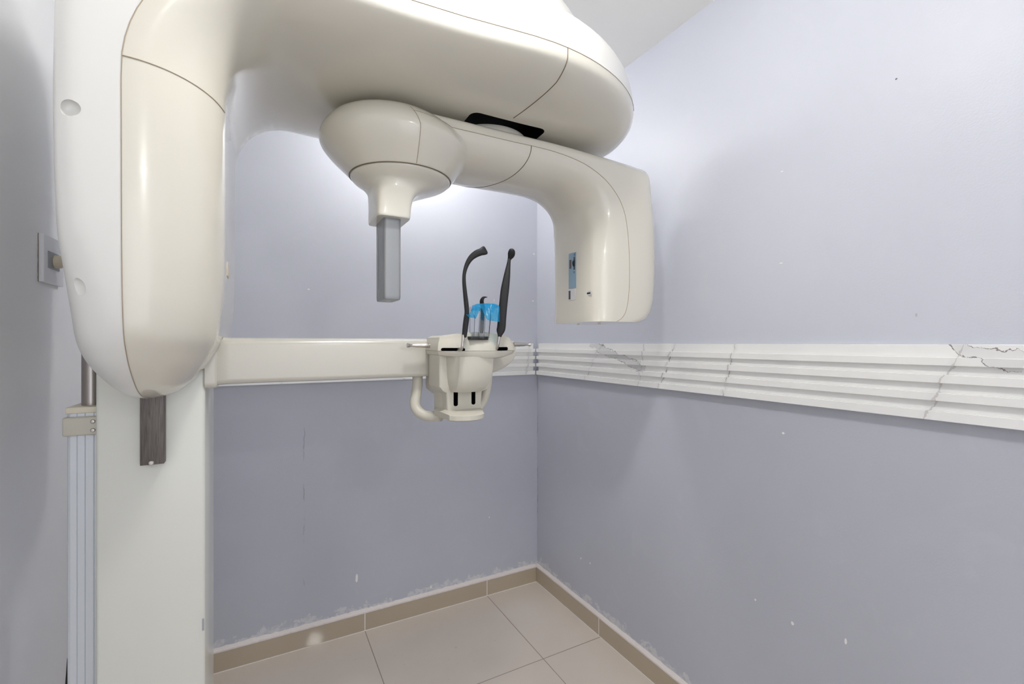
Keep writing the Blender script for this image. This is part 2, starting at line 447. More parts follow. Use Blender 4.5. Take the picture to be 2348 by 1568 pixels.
for j_, (z, i, o, y, n) in enumerate(allv):
    if j_ <= kb: S_(XS, z, i, z, o, z, y, 1.199, 1.19, 0, n)
    if j_ >= kb: S_(XS, z, i, z, o, z, y, 1.60, 1.19, 0, n)
for k in range(1, 17):
    th = PI/2*k/16; c, s = math.cos(th), math.sin(th); q = k/16
    S_(.072-.266*c, 1.712+.266*s, .092-.154*c, 1.733+.154*s, .10-.392*c, 1.79+.39*s, .935-.006*q, 1.60+.01*q, 1.19+.08*q, q*q*(3-2*q), 6-3.2*max(0, (q-.4)/.6))
for xx, yn in ((.16, .929), (.27, .927), (.38, .920), (.49, .908), (.55, .902), (.60, .900)):
    S_(xx, 1.978, xx, 1.887, xx, 2.18, yn, 1.64 if xx > .3 else 1.62, 1.27, 1, 2.8)
for k in range(1, 21):
    th = PI/2*k/20; c = max(math.cos(th), .012); s = math.sin(th)
    xx = .60+.477*s
    S_(xx, 1.978, xx-.012*s, 1.978-.016-.075*c**.55, xx-.02*s, 1.978+.012+.19*c**.6, 1.27-.37*c, 1.27+.37*c, 1.27, 1, 2.6)
def shoulder_loops():
    inner, outer = [], []
    for (sx, sz, ix, iz, ox, oz, yn, yf, yc, wgt, n) in st:
        def yy(v): return yc+v*(yc-yn) if v < 0 else yc+v*(yf-yc)
        li = []
        for (va, ba), (vb, bb) in zip(A_prof, B_prof):
            v = va*(1-wgt)+vb*wgt; b = ba*(1-wgt)+bb*wgt
            li.append(Vector((sx+(ix-sx)*b, yy(v), sz+(iz-sz)*b)))
        inner.append(li)
        lo = []
        for k in range(33):
            t = PI*k/32; v = -spow(math.cos(t), 2/n); b = abs(math.sin(t))**(2/n)
            lo.append(Vector((sx+(ox-sx)*b, yy(v), sz+(oz-sz)*b)))
        outer.append(lo)
    return inner, outer
inner, outer = shoulder_loops()
inner_sh = loft('shoulder_cover', inner, m_shell, None, 38)
inner_sh.data.materials.append(m_black)
# slot cut through the belly round the hub
def boolean(o, cutter):
    md = o.modifiers.new('b', 'BOOLEAN'); md.operation = 'DIFFERENCE'; md.solver = 'EXACT'; md.object = cutter
    try: md.material_mode = 'TRANSFER'
    except Exception: pass
    dg = bpy.context.evaluated_depsgraph_get(); dg.update()
    me = bpy.data.meshes.new_from_object(o.evaluated_get(dg)); o.modifiers.clear()
    o.data = me; bpy.data.objects.remove(cutter, do_unlink=True); return o
def cutter_box(*a, m=m_black, bev=0.0, vert_only=False, seg=4):
    bm = bmesh.new(); x0, x1, y0, y1, z0, z1 = a
    add_box(bm, *a)
    if bev:
        es = [e for e in bm.edges if not vert_only or abs((e.verts[0].co-e.verts[1].co).normalized()[vert_only-1 if vert_only is not True else 2]) > .9]
        bmesh.ops.bevel(bm, geom=es, offset=bev, segments=seg, profile=.5, affect='EDGES')
    bmesh.ops.recalc_face_normals(bm, faces=bm.faces)
    me = bpy.data.meshes.new('cut'); bm.to_mesh(me); bm.free(); me.materials.append(m)
    o = bpy.data.objects.new('cut', me); C.objects.link(o); return o
boolean(inner_sh, cutter_box(.490, .724, 1.125, 1.43, 1.80, 1.955, bev=.022, vert_only=True))
inner_sh.data.set_sharp_from_angle(angle=math.radians(38))
inner_sh.parent = M; inner_sh.data.transform(Matrix.Translation(-M.location))

outer_sh = loft('outer_housing', outer, m_shell_w, None, 38)
# two round dimples on the near face of the housing
for px, py, yq in ((167, 250, .942), (181, 658, .955)):
    q = at(px, py, y=yq)
    bm = bmesh.new(); bmesh.ops.create_uvsphere(bm, u_segments=32, v_segments=20, radius=.016)
    for v in bm.verts: v.co = Vector((q.x+v.co.x*.98, q.y+v.co.y*.5, q.z+v.co.z*.88))
    for f in bm.faces: f.smooth = True
    me = bpy.data.meshes.new('cut'); bm.to_mesh(me); bm.free(); me.materials.append(m_shell_w)
    cu = bpy.data.objects.new('cut', me); C.objects.link(cu)
    boolean(outer_sh, cu)
outer_sh.data.set_sharp_from_angle(angle=math.radians(30))
outer_sh.parent = M; outer_sh.data.transform(Matrix.Translation(-M.location))

# raised dome on top of the shoulder
dl = []
for k in range(15):
    t = PI/2*k/14; r = math.cos(t)**.55 if k < 14 else .001; zz = 2.09+.255*math.sin(t)
    dl.append([(.50+.46*r*math.cos(a), 1.27+.27*r*math.sin(a), zz) for a in [2*PI*j/64 for j in range(64)]])
loft('top_dome', dl, m_shell_w, M, 60)

# seams on the shoulder
def seam(name, pts, r, m, par): return tube(name, pts, r, m, par, 8)
near_seam = [l[0]+Vector((0, -.0002, 0)) for l in inner]
seam('seam', near_seam[2:-8], .0008, m_seam_l, inner_sh)
# cross seam between arch and lower carriage cover
def inner_at(px_list):
    return px_list
cs = []
# the joint climbs towards the seam: evaluate the surface between stations
for j in range(0, 18):
    f = j/17
    # world height drops from near seam to edge
    zt = 1.733-.012*f*f
    # find the station whose j-th point height brackets zt
    for a, b in zip(inner, inner[1:]):
        if a[j].z <= zt <= b[j].z and b[j].z > a[j].z and a[j].x < 0:
            t = (zt-a[j].z)/(b[j].z-a[j].z); P = a[j].lerp(b[j], t)
            cs.append(P+Vector((.0003*f, -.0004*(1-f), 0))); break
seam('seam', cs, .0010, m_seam_l, inner_sh)
# nose joint line across the belly at x = .64
ns = []
for l in inner:
    if abs(l[0].x-.638) < .03: ref = l
idx = min(range(len(inner)), key=lambda i: abs(inner[i][0].x-.640))
for j in range(0, 30):
    P = inner[idx][j]
    if P.y > 1.124: break
    ns.append(P+Vector((-.035*max(0, (P.y-.95))/.17, -.0002, -.0004)))
seam('seam', ns, .0011, m_seam, inner_sh)

# small grille on the inner face
box('vent_grille', -.0628, -.0612, 1.12, 1.17, at(520, 632, y=1.12).z, at(520, 600, y=1.12).z, m_tan, M, .0004)

# ---- rotating arm -------------------------------------------------------
arm_k = [  # S, I, O
    (.30, 1.837, .30, 1.757, .30, 1.874), (.45, 1.837, .45, 1.757, .45, 1.874), (.60, 1.837, .60, 1.757, .60, 1.874), (.74, 1.837, .735, 1.757, .76, 1.874),
    (.85, 1.823, .815, 1.751, .90, 1.873), (.93, 1.792, .862, 1.730, 1.02, 1.873), (.985, 1.748, .889, 1.700, 1.10, 1.872), (1.015, 1.700, .899, 1.660, 1.160, 1.862),
    (1.030, 1.64, .902, 1.61, 1.176, 1.78), (1.037, 1.56, .902, 1.54, 1.190, 1.65), (1.037, 1.46, .902, 1.45, 1.190, 1.49), (1.028, 1.395, .902, 1.395, 1.176, 1.40), (1.010, 1.362, .902, 1.362, 1.150, 1.362), (.985, 1.347, .903, 1.347, 1.110, 1.347)]
arm = cr(arm_k, 6)
ai, ao = [], []
for n_, (sx, sz, ix, iz, ox, oz) in enumerate(arm):
    f = n_/(len(arm)-1)
    yc, hw = 1.265, .137
    yn = yc-hw; yf = yc+hw-.020*f
    li = []
    q = min(1, max(0, (f-.45)/.25)); q = q*q*(3-2*q)
    q2 = min(1, max(0, (f-.25)/.3)); e_near = .95*(1-q)+.52*q; e_far = .85*(1-q2)+.35*q2
    for k in range(41):
        t = PI*k/40; c, s = math.cos(t), math.sin(t)
        e = e_near if c > 0 else e_far
        v = -spow(c, e); b = abs(s)**e
        li.append(Vector((sx+(ix-sx)*b, yc+v*(yc-yn) if v < 0 else yc+v*(yf-yc), sz+(iz-sz)*b)))
    ai.append(li)
    lo = []
    for k in range(33):
        t = PI*k/32; v = -spow(math.cos(t), .45); b = abs(math.sin(t))**.45
        lo.append(Vector((sx+(ox-sx)*b, yc+v*(yc-yn) if v < 0 else yc+v*(yf-yc), sz+(oz-sz)*b)))
    ao.append(lo)
RA = M
arm_cov = loft('arm_cover', ai, m_shell, RA, 40)
loft('arm_back_cover', ao, m_shell, RA, 40)
seam('seam', [l[0]+Vector((0, -.0001, 0)) for l in ai[2:]], .0009, m_seam_l, arm_cov)
# joint line round the beam and over the hub
i0 = min(range(len(ai)), key=lambda i: abs(ai[i][0].x-.665))
js = [ai[i0][j]+Vector((-.06*(j/20)**2, 0, 0))+Vector((0, -.0002, -.0003)) for j in range(0, 30)]
seam('seam', js, .0011, m_seam, arm_cov)
# hub disc
revolve('hub', [(.001, 1.893), (.110, 1.8915), (.118, 1.888), (.121, 1.882), (.121, 1.87), (.001, 1.87)], .603, 1.272, m_shell, RA, 72)

# detector pod: bowl, flared neck and grey sensor column
pl = []
pod = [(.133, 1.7205), (.1365, 1.7235), (.150, 1.738), (.170, 1.760), (.187, 1.782), (.1975, 1.802), (.193, 1.822), (.180, 1.840), (.162, 1.857), (.143, 1.869), (.120, 1.875), (.05, 1.876), (.001, 1.876)]
for r, z in cr([(a, b) for a, b in pod], 3):
    q = min(1, max(0, (z-1.72)/.08))
    cx = .334-.004*q-.020*min(1, max(0, (z-1.80)/.06)); cy = 1.25+.02*q
    pl.append([(cx+r*math.cos(a), cy+r*math.sin(a), z) for a in [2*PI*j/80 for j in range(80)]])
pod_o = loft('detector_pod', pl, m_shell, RA, 50)
# flared neck: circle to rounded rectangle
def rrect(cx, cy, hx, hy, e, z, n=80):
    out = []
    for j in range(n):
        a = 2*PI*j/n
        out.append(Vector((cx+hx*spow(math.cos(a), e), cy+hy*spow(math.sin(a), e), z)))
    return out
nk = [(1.7195, .334, 1.250, .1310, .1310, 1.0), (1.715, .334, 1.250, .130, .130, 1.0), (1.706, .332, 1.249, .119, .121, .98), (1.692, .325, 1.244, .092, .099, .90),
      (1.675, .312, 1.232, .066, .081, .66), (1.655, .300, 1.222, .051, .071, .42), (1.63, .2945, 1.217, .0450, .067, .32), (1.60, .2925, 1.215, .043, .065, .27), (1.594, .2925, 1.215, .0415, .0635, .27)]
neck_loops = []
for z, cx, cy, hx, hy, e in cr(nk, 5):
    l = rrect(cx, cy, hx, hy, e, z)
    # square outline blends are arranged so that corners stay on the diagonals
    neck_loops.append(l)
neck = loft('pod_neck', neck_loops, m_shell, RA, 45)
seam('seam', [(.334+.1335*math.cos(a), 1.25+.1335*math.sin(a), 1.7198) for a in [2*PI*j/64 for j in range(65)]], .0011, m_seam, pod_o)
# pod joint line
pj = []
for z in [1.722+.128*k/16 for k in range(17)]:
    r = None
    pr = cr([(a, b) for a, b in pod], 6)
    for (r0, z0), (r1, z1) in zip(pr, pr[1:]):
        if z0 <= z <= z1: r = r0+(r1-r0)*(z-z0)/(z1-z0+1e-9); break
    if r is None: continue
    q = min(1, max(0, (z-1.72)/.08)); ang = math.radians(-89)
    pj.append((.334-.004*q-.020*min(1, max(0, (z-1.80)/.06))+(r+.0003)*math.cos(ang), 1.25+.02*q+(r+.0003)*math.sin(ang), z))
seam('seam', pj, .0008, m_seam_l, pod_o)
sens = loft('sensor_column', [rrect(.2915, 1.2175, .0225*s1, .0475*s2, .22, z) for z, s1, s2 in ((1.66, 1, 1), (1.40, .98, .99), (1.394, .97, .985), (1.3905, .93, .96), (1.3895, .88, .93))], m_grey, RA, 30)
box('side_inset', .2686, .2692, 1.235, 1.250, 1.42, 1.575, m_grey2, sens, .0002)
box('label', .284, .296, 1.205, 1.217, 1.3888, 1.3896, m_palegrey, sens)

# the beam joint carries on over the pod
pj2 = []
for k in range(12):
    xx = .320+.115*k/11; pj2.append((xx, 1.27-math.sqrt(max(0, .1830**2-(xx-.318)**2)), 1.837))
seam('seam', pj2, .0007, m_seam_l, pod_o)
# stickers and sensors on the tube head inner face
fx = .9018
def panel(name, px0, px1, pt, pb, m, par, th=.0010, off=0.0, rad=.003, fx=fx):
    """plate on the inner (-X) face of the head; px0 is the far side"""
    y0 = (at(px0, 600, x=fx)).y; y1 = (at(px1, 600, x=fx)).y
    z1 = at((px0+px1)/2, pt, x=fx).z; z0 = at((px0+px1)/2, pb, x=fx).z
    lo, hi = min(y0, y1), max(y0, y1)
    bm = bmesh.new(); add_box(bm, fx-th-off, fx-off+.0005, lo, hi, z0, z1)
    if rad:
        es = [e for e in bm.edges if abs((e.verts[0].co-e.verts[1].co).normalized().x) > .9]
        bmesh.ops.bevel(bm, geom=es, offset=rad, segments=4, profile=.5, affect='EDGES')
    return from_bm(name, bm, m, par, 30)
cp = panel('control_panel', 1304.5, 1321, 580, 661, m_blue, RA)
panel('window', 1306.5, 1310.5, 596, 616, m_window, cp, .0016, 0, 0)
panel('wheel_slot', 1316, 1318.6, 589, 618.5, m_slot, cp, .0015, 0, 0)
whl_y = (at(1317.0, 600, x=fx)).y; whl_z = at(1317, 603, x=fx).z
bm = bmesh.new()
loft_bm(bm, [[Vector((fx+.0105+.0165*math.cos(a)*1.0, whl_y+dy, whl_z+.0165*math.sin(a))) for a in [2*PI*j/40 for j in range(40)]] for dy in (-.0035, .0035)])
from_bm('thumb_wheel', bm, m_rubber, cp, 30)
for sgn, pyc in ((1, 583.5), (-1, 624.5)):
    c_ = at(1318 if sgn > 0 else 1317, pyc, x=fx); bm = bmesh.new()
    v = [bm.verts.new((fx-.0014, c_.y+a, c_.z+sgn*b)) for a, b in ((-.0042, -.0034), (.0042, -.0034), (0, .0046))]
    v2 = [bm.verts.new((fx-.0008, q.co.y, q.co.z)) for q in v]
    bm.faces.new(v); bm.faces.new(v2[::-1])
    for i in range(3): bm.faces.new((v[i], v[(i+1) % 3], v2[(i+1) % 3], v2[i]))
    from_bm('arrow', bm, m_dkblue, cp, 0)
gp = panel('grey_sticker', 1303.5, 1319.5, 663, 688, m_palegrey, RA, .0008)
panel('window', 1304.5, 1308.6, 666.5, 686.5, m_window, gp, .0014, 0, 0)
yq = at(1350, 672, x=.912).y
v_ = (1.265-yq)/.137; c_q = v_**(1/.52); FXN = 1.037-.135*math.sqrt(1-c_q*c_q)**.52
lp = panel('laser_window', 1343, 1356, 667, 677, m_palegrey, RA, .0008, .0, .002, fx=FXN)
panel('aperture', 1345.5, 1354, 670.5, 674.2, m_slot, lp, .0014, 0, 0, fx=FXN)
for px, py in ((1326, 743.5), (1374, 742)):
    q = at(px, py, z=1.347)
    revolve('foot_plug', [(.0001, 1.3445), (.004, 1.3448), (.005, 1.3465), (.005, 1.349), (.0001, 1.349)], q.x, q.y, m_tan, RA, 20)

# ---- patient support arm -------------------------------------------------
PS = M; ZERO = Vector((0, 0, 0))
def arm_sec(x, ztop, zbot, yn, yf, ch):
    # rounded rectangle with a sloping chamfer on top
    pts = [(yn+.001, ztop-ch), (yn+.004, ztop-ch+.004), (yn+.020, ztop-.0015), (yn+.026, ztop), (yf-.006, ztop), (yf, ztop-.006), (yf, zbot+.008), (yf-.008, zbot),
           (yn+.010, zbot), (yn+.004, zbot+.002), (yn+.001, zbot+.006), (yn, zbot+.012), (yn, ztop-ch-.004)]
    return [Vector((x, a, b)) for a, b in pts]
secs = [(-.1085, 1.2935, 1.184, 1.203, 1.30, .012), (-.094, 1.2935, 1.184, 1.203, 1.30, .012), (-.080, 1.2935, 1.1875, 1.199, 1.30, .012), (-.060, 1.2915, 1.1885, 1.199, 1.29, .013), (.0, 1.2915, 1.1885, 1.20, 1.285, .0115),
        (.15, 1.2915, 1.1885, 1.20, 1.28, .0105), (.40, 1.2915, 1.190, 1.20, 1.28, .0105), ]+[(.55+.114*math.sin(PI/2*k/12), 1.2915-.004*(k/12)**2, 1.190+.062*(1-math.cos(PI/2*k/12)), 1.20+.002*(k/12)**2, 1.28, .0105) for k in range(13)]
loft('support_beam', [arm_sec(*s) for s in secs], m_beam, PS, 30)
loft('mounting_flange', [[Vector((x, 1.25+(a-1.25)*k, 1.238+(b-1.238)*k)) for _, a, b in [tuple(v) for v in arm_sec(0, 1.2985, 1.181, 1.196, 1.31, .006)]] for x, k in ((-.108, 1), (-.090, 1.0), (-.087, .985), (-.085, .96))], m_beam, PS, 30)

before_unit = set(bpy.data.objects)
UY = -.083
_at, _X = at, X
def at(px, py, y=None, x=None, z=None):
    if y is None: return _at(px, py, y, x, z)
    return _at(px, py, y=y+UY)-Vector((0, UY, 0))
def X(px, y): return _X(px, y+UY)
# chin unit -- levels built from plan outlines
Yf = 1.184
def plan(pts, z): return [Vector((x, y, z)) for x, y in pts]
def plate_outline(x0, x1, yb, ye, bulge, n=18, ins=0):
    """front edge bulging to the viewer, rounded ends"""
    out = []
    for k in range(n+1):
        f = k/n; x = x0+(x1-x0)*f
        out.append((x, ye-bulge*(1-(2*f-1)**2)))
    out.append((x1+.002, ye+.01)); out.append((x1+.002, yb)); out.append((x0, yb)); out.append((x0-.0, ye+.01))
    return out
x0, x1 = X(1004, Yf), X(1180, Yf)
cxm = (x0+x1)/2
def zc(px, py, y): return at(px, py, y=y).z
ZS = 1.2600
# lower lip of the table
lo_l = []
for z, ins in ((ZS-.0205, .012), (ZS-.018, .004), (ZS-.012, .001), (ZS-.0003, 0)):
    o = plate_outline(x0+ins, x1-ins, 1.30, Yf+ins, .050)
    lo_l.append([Vector((x, y, z + (.009*abs((x-cxm)/((x1-x0)/2))**2 if z < ZS-.002 else 0))) for x, y in o])
low_plate = loft('lower_plate', lo_l, m_matte, PS, 35)
up_l = []
for z, ins, up in ((ZS+.0003, .0, 0), (ZS+.012, .001, 0), (ZS+.021, .005, .1), (ZS+.026, .010, .4), (ZS+.0315, .013, .9), (ZS+.034, .030, 1)):
    o = plate_outline(x0+ins*.7, x1-ins*.7, 1.30-ins*.3, Yf+ins, .050)
    up_l.append([Vector((x, y, z+up*(.014*(1-min(1, abs((x-cxm)/((x1-x0)/2)))**2)))) for x, y in o])
up_plate = loft('upper_plate', up_l, m_matte, None, 35)
ZP = 1.263
def zfront(x): f = (x-x0)/(x1-x0); return Yf-.050*(1-(2*f-1)**2)
def slot_cut(pxa, pxb, pya, pyb):
    ya = 1.15
    a = X(pxa, ya); b = X(pxb, ya); za = zc(pxa, pya, ya); zb = zc(pxb, pyb, ya)
    return a, b, min(za, zb), max(za, zb)
SL = []
for (pa, pb, pt, pbm) in ((1020.5, 1065, 797.5, 806), (1134, 1167.5, 795.5, 803.5)):
    a, b, z0_, z1_ = slot_cut(pa, pb, pbm, pt)
    SL.append((a, b, z0_, z1_))
    for tgt in (up_plate, low_plate):
        cu = cutter_box(a, b, 1.10, 1.215, z0_, z1_, m=m_black, bev=.0040, vert_only=2, seg=4)
        if tgt is low_plate: cu.data.transform(Matrix.Translation(-M.location))
        tgt.data.materials.append(m_black) if len(tgt.data.materials) < 2 else None
        boolean(tgt, cu)
for tgt in (up_plate, low_plate): tgt.data.set_sharp_from_angle(angle=math.radians(35))
up_plate.parent = PS; up_plate.data.transform(Matrix.Translation(-M.location))
# dark interior behind the slots
for (a, b, z0_, z1_) in SL:
    pass

# chin cup: tapered bucket
def cup_level(px_l, px_c, px_r, py, yl, yf, yb, z=None, cyb=None):
    z = zc(px_c, py, yf) if z is None else z
    xl, xc, xr = X(px_l, yl), X(px_c, yf), X(px_r, yf)
    pts = [(xl, yb), (xl, yl), (xc-.0015, yf+.002), (xc+.0015, yf)]
    for k in range(1, 8):
        f = k/8; pts.append((xc+(xr-xc)*f, yf-.010*math.sin(PI*f)))
    pts += [(xr-.001, yf+.0005), (xr, yf+.004), (xr, yb)]
    return [Vector((x, y, z)) for x, y in pts]
cup = [cup_level(1024, 1056, 1133, 818, 1.19, 1.148, 1.24), cup_level(1025, 1055.5, 1131.5, 845, 1.19, 1.149, 1.24), cup_level(1027, 1053, 1127.5, 870, 1.19, 1.152, 1.24), cup_level(1029, 1051, 1120, 885, 1.190, 1.157, 1.235),
       cup_level(1033, 1049, 1113, 894, 1.188, 1.166, 1.23), cup_level(1038, 1047, 1106, 899.5, 1.186, 1.176, 1.22)]
loft('chin_cup', cup, m_matte, PS, 28)
# body behind the cup, with a stepped left flank
def quad(px0, px1, yf, yb, z, bul=0.0):
    a, b = X(px0, yf), X(px1, yf)
    pts = [(a, yb), (a, yf+.003), (a+.002, yf)] + [(a+(b-a)*k/8, yf-bul*math.sin(PI*k/8)) for k in range(1, 8)] + [(b-.002, yf), (b, yf+.003), (b, yb)]
    return [Vector((x, y, z)) for x, y in pts]
zz = lambda py, y=1.2: zc(1050, py, y)
body = [quad(1008, 1126, 1.193, 1.275, zz(806)), quad(1008, 1126, 1.193, 1.275, zz(885)), quad(1014, 1118, 1.196, 1.27, zz(894)), quad(1024, 1105, 1.198, 1.265, zz(900)), quad(1026, 1104, 1.198, 1.265, zz(945))]
body_o = loft('chin_body', body, m_matte, None, 28)
for (pa, pb, pt, pbm) in ((1040, 1050, 895, 931), (1081, 1090, 895, 927.5)):
    a, b = X(pa, 1.198), X(pb, 1.198)
    cu = cutter_box(a, b, 1.15, 1.25, zc((pa+pb)/2, pbm, 1.198), zc((pa+pb)/2, pt-8, 1.198), m=m_black, bev=.0046, vert_only=2, seg=5)
    if len(body_o.data.materials) < 2: body_o.data.materials.append(m_black)
    boolean(body_o, cu)
body_o.data.set_sharp_from_angle(angle=math.radians(28))
body_o.parent = PS; body_o.data.transform(Matrix.Translation(-M.location))
# left flank housing
fl = []
for py, pl_, pr_, yn in ((812, 996, 1012, 1.215), (870, 996, 1012, 1.215), (884, 996.5, 1013, 1.212), (895, 1003, 1018, 1.210), (902, 1010, 1025, 1.209), (950, 1010.5, 1025, 1.209), (957, 1012, 1025, 1.210)):
    a, b = X(pl_, yn+.03), X(pr_+4, yn-.008)
    z_ = zc(1010, py, yn+.01)
    fl.append([Vector(v) for v in ((a, 1.29, z_), (a, yn+.034, z_), (a+.001, yn+.028, z_), (a+.010, yn+.002, z_), (a+.014, yn-.003, z_), (b, yn-.006, z_), (b+.004, yn, z_), (b+.004, 1.29, z_))])
loft('side_housing', fl, m_matte, PS, 28)
bk = []
for py, pl_, sc_ in ((858, 988, 1), (880, 986, 1), (892, 988, 1), (903, 1000, .9)):
    a = X(pl_, 1.30); z_ = zc(1000, py, 1.30)
    bk.append([Vector(v) for v in ((a, 1.34, z_), (a, 1.29, z_), (a+.006, 1.278, z_), (a+.05, 1.278, z_), (a+.05, 1.34, z_))])
loft('rear_housing', bk, m_matte, PS, 28)
# chin shelf: flares outward at the bottom
def shelf(py_l, px_l, px_r, yf, yb, bul, dz=0.0):
    a, b = X(px_l, yf), X(px_r, yf); z_ = zc((px_l+px_r)/2, py_l, yf)
    pts = [(a, yb), (a, yf+.004), (a+.004, yf)]
    pts += [(a+(b-a)*k/12, yf-bul*math.sin(PI*k/12)) for k in range(1, 12)]
    pts += [(b-.004, yf), (b, yf+.004), (b, yb)]
    return [Vector((x, y, z_+dz)) for x, y in pts]
loft('chin_shelf', [shelf(938, 1025.5, 1104, 1.197, 1.262, .001), shelf(941, 1026, 1105.5, 1.185, 1.262, .007), shelf(945, 1028.5, 1108.5, 1.166, 1.262, .014), shelf(949, 1031, 1111, 1.148, 1.262, .021), shelf(951, 1032, 1112, 1.145, 1.262, .023),
                    shelf(961, 1032, 1111.5, 1.145, 1.262, .023), shelf(963, 1033, 1109.5, 1.150, 1.26, .021)], m_matte, PS, 30)

# handles: bent cream tubes either side
hl = [at(958, 846, y=1.322), at(957, 880, y=1.322), at(954, 905, y=1.318), at(951.5, 922, y=1.314), at(954, 935, y=1.308), at(962, 946, y=1.298), at(974, 952.5, y=1.288), at(988, 954, y=1.28), at(1004, 954, y=1.272), at(1012, 954, y=1.265)]
hl = [Vector(v) for v in cr([tuple(v) for v in hl], 5)]
tube('handle', hl, .0139, m_matte, PS, 24)
hr = [at(1120, 850, y=1.27), at(1118, 880, y=1.27), at(1113, 905, y=1.265), at(1105, 925, y=1.26), at(1092, 938, y=1.255), at(1075, 945, y=1.25)]
tube('handle', [Vector(v) for v in cr([tuple(v) for v in hr], 5)], .0118, m_matte, PS, 24)

# steel side pins
def pin(px0, px1, py, y, flip):
    a = at(px0, py, y=y); b = at(px1, py, y=y)
    L = abs(b.x-a.x); xi = a.x if flip else b.x; d = -1 if not flip else 1   # grows outward
    prof = [(.0001, 0), (.0068, 0), (.0068, .004), (.0058, .005), (.0058, .38*L), (.0052, .40*L), (.0052, .62*L), (.0040, .70*L), (.0036, .84*L), (.0056, .93*L), (.0060, .97*L), (.0050, L), (.0001, L)]
    revolve('side_pin', [(r, xi+d*h) for r, h in prof], y, a.z, m_steel, PS, 28, 'x')
pin(933, 985, 792, 1.252, False)
pin(1178, 1216, 789.5, 1.235, True)

# temple rests
def blade(name, pts, m, par, n=20):
    """pts: (px, py, y, halfwidth_px, halfthick m, twist deg) superelliptic section sweep"""
    loops = []
    keys = cr([tuple(map(float, q)) for q in pts], 5)
    P = [at(k[0], k[1], y=k[2]) for k in keys]
    for i, k in enumerate(keys):
        t = (P[min(i+1, len(P)-1)]-P[max(i-1, 0)]).normalized()
        dep = P[i].y/ray(k[0])[1]
        view = Vector((FW[0], FW[1], 0))
        s = t.cross(view).normalized(); d = s.cross(t).normalized()
        a0 = math.radians(k[5]); s, d = s*math.cos(a0)+d*math.sin(a0), d*math.cos(a0)-s*math.sin(a0)
        hw = k[3]/FPX*dep
        loops.append([P[i]+s*hw*spow(math.cos(2*PI*j/n), .7)+d*k[4]*spow(math.sin(2*PI*j/n), .7) for j in range(n)])
    return loft(name, loops, m, par, 45)
Z6 = lambda x, y: (1040+x/6.033, 540+y/6.033)
def keysZ(L): return [(*Z6(a, b), yy, hw/6.033, th, tw) for a, b, yy, hw, th, tw in L]
bl = blade('temple_rest', keysZ([(147, 1400, 1.126, 27, .0045, 0), (150, 1380, 1.126, 32, .005, 0), (165, 1250, 1.128, 36, .006, 0), (178, 1150, 1.129, 36, .006, 0), (184, 1060, 1.130, 30, .006, 0), (176, 950, 1.132, 30, .006, 0), (160, 800, 1.136, 27, .0055, 0),
    (146, 650, 1.140, 24, .0055, 0), (150, 520, 1.144, 22, .0055, 0), (185, 400, 1.146, 28, .006, 0), (240, 310, 1.144, 36, .006, 0), (310, 255, 1.140, 44, .006, 0), (375, 228, 1.136, 46, .006, 0), (415, 212, 1.134, 56, .005, 0), (440, 200, 1.133, 56, .003, 0), (452, 195, 1.133, 40, .001, 0)]), m_rubber, PS)
br = blade('temple_rest', keysZ([(637, 1400, 1.126, 25, .0045, 0), (640, 1380, 1.126, 28, .005, 0), (650, 1320, 1.126, 52, .0055, 0), (662, 1260, 1.126, 55, .006, 0), (672, 1130, 1.128, 54, .006, 0), (690, 930, 1.132, 54, .006, 0), (710, 750, 1.136, 54, .006, 0),
    (735, 580, 1.140, 44, .006, 0), (755, 440, 1.144, 30, .006, 0), (768, 350, 1.146, 22, .006, 0), (775, 320, 1.146, 26, .006, 0), (795, 275, 1.142, 44, .007, 0), (803, 235, 1.138, 46, .007, 0), (806, 200, 1.136, 36, .006, 0), (808, 184, 1.136, 14, .003, 0)]), m_rubber, PS)
# steel pins that carry them, bent into the slots
for L, o in (([(1062.5, 768, 1.126), (1061.5, 780, 1.124), (1060, 792, 1.121), (1058.5, 799, 1.124), (1055, 802, 1.136), (1050, 802, 1.165)], bl), ([(1145, 768, 1.126), (1143.5, 780, 1.126), (1141.5, 791, 1.128), (1140, 797, 1.134), (1138.5, 800, 1.146), (1137.5, 800, 1.175)], br)):
    tube('pin', [Vector(v) for v in cr([tuple(at(a, b, y=yy)) for a, b, yy in L], 4)], .0037, m_steel, o, 14)

# bite block holder: black foot, clear square cup and tube, black bite piece with hook
BY = 1.135
def bx_px(name, px0, px1, py0, py1, y0, y1, m, par, bev=.001):
    a = at(px0, py1, y=y0); b = at(px1, py0, y=y0)
    return box(name, a.x, b.x, y0, y1, a.z, b.z, m, par, bev, 2)
ft = bx_px('bite_holder_foot', 1078.5, 1120, 771.5, 779, BY, BY+.028, m_slot, PS, .001)
def clear_shell(name, b0, t0, par, wall=.0014):
    """open topped tapered square cup; b0/t0 = (x0,x1,y0,y1,z)"""
    bm = bmesh.new()
    def rect(q, ins): x0_, x1_, y0_, y1_, z_ = q; return [Vector(v) for v in ((x0_+ins, y0_+ins, z_), (x1_-ins, y0_+ins, z_), (x1_-ins, y1_-ins, z_), (x0_+ins, y1_-ins, z_))]
    loft_bm(bm, [rect(b0, 0), rect(t0, 0), rect(t0, wall), [v+Vector((0, 0, .0015)) for v in rect(b0, wall)]])
    return from_bm(name, bm, m_clear, par, 20)
a = at(1086, 775, y=BY+.004); b = at(1121, 775, y=BY+.004); c_ = at(1088, 702, y=BY+.004); d_ = at(1125.5, 702, y=BY+.004)
clear_shell('clear_cup', (a.x, b.x, BY+.003, BY+.030, a.z), (c_.x, d_.x, BY, BY+.033, c_.z), PS)
a = at(1098.5, 776.5, y=BY-.002); b = at(1110, 776.5, y=BY-.002); d_ = at(1113.5, 704, y=BY-.002); c_ = at(1101, 704, y=BY-.002)
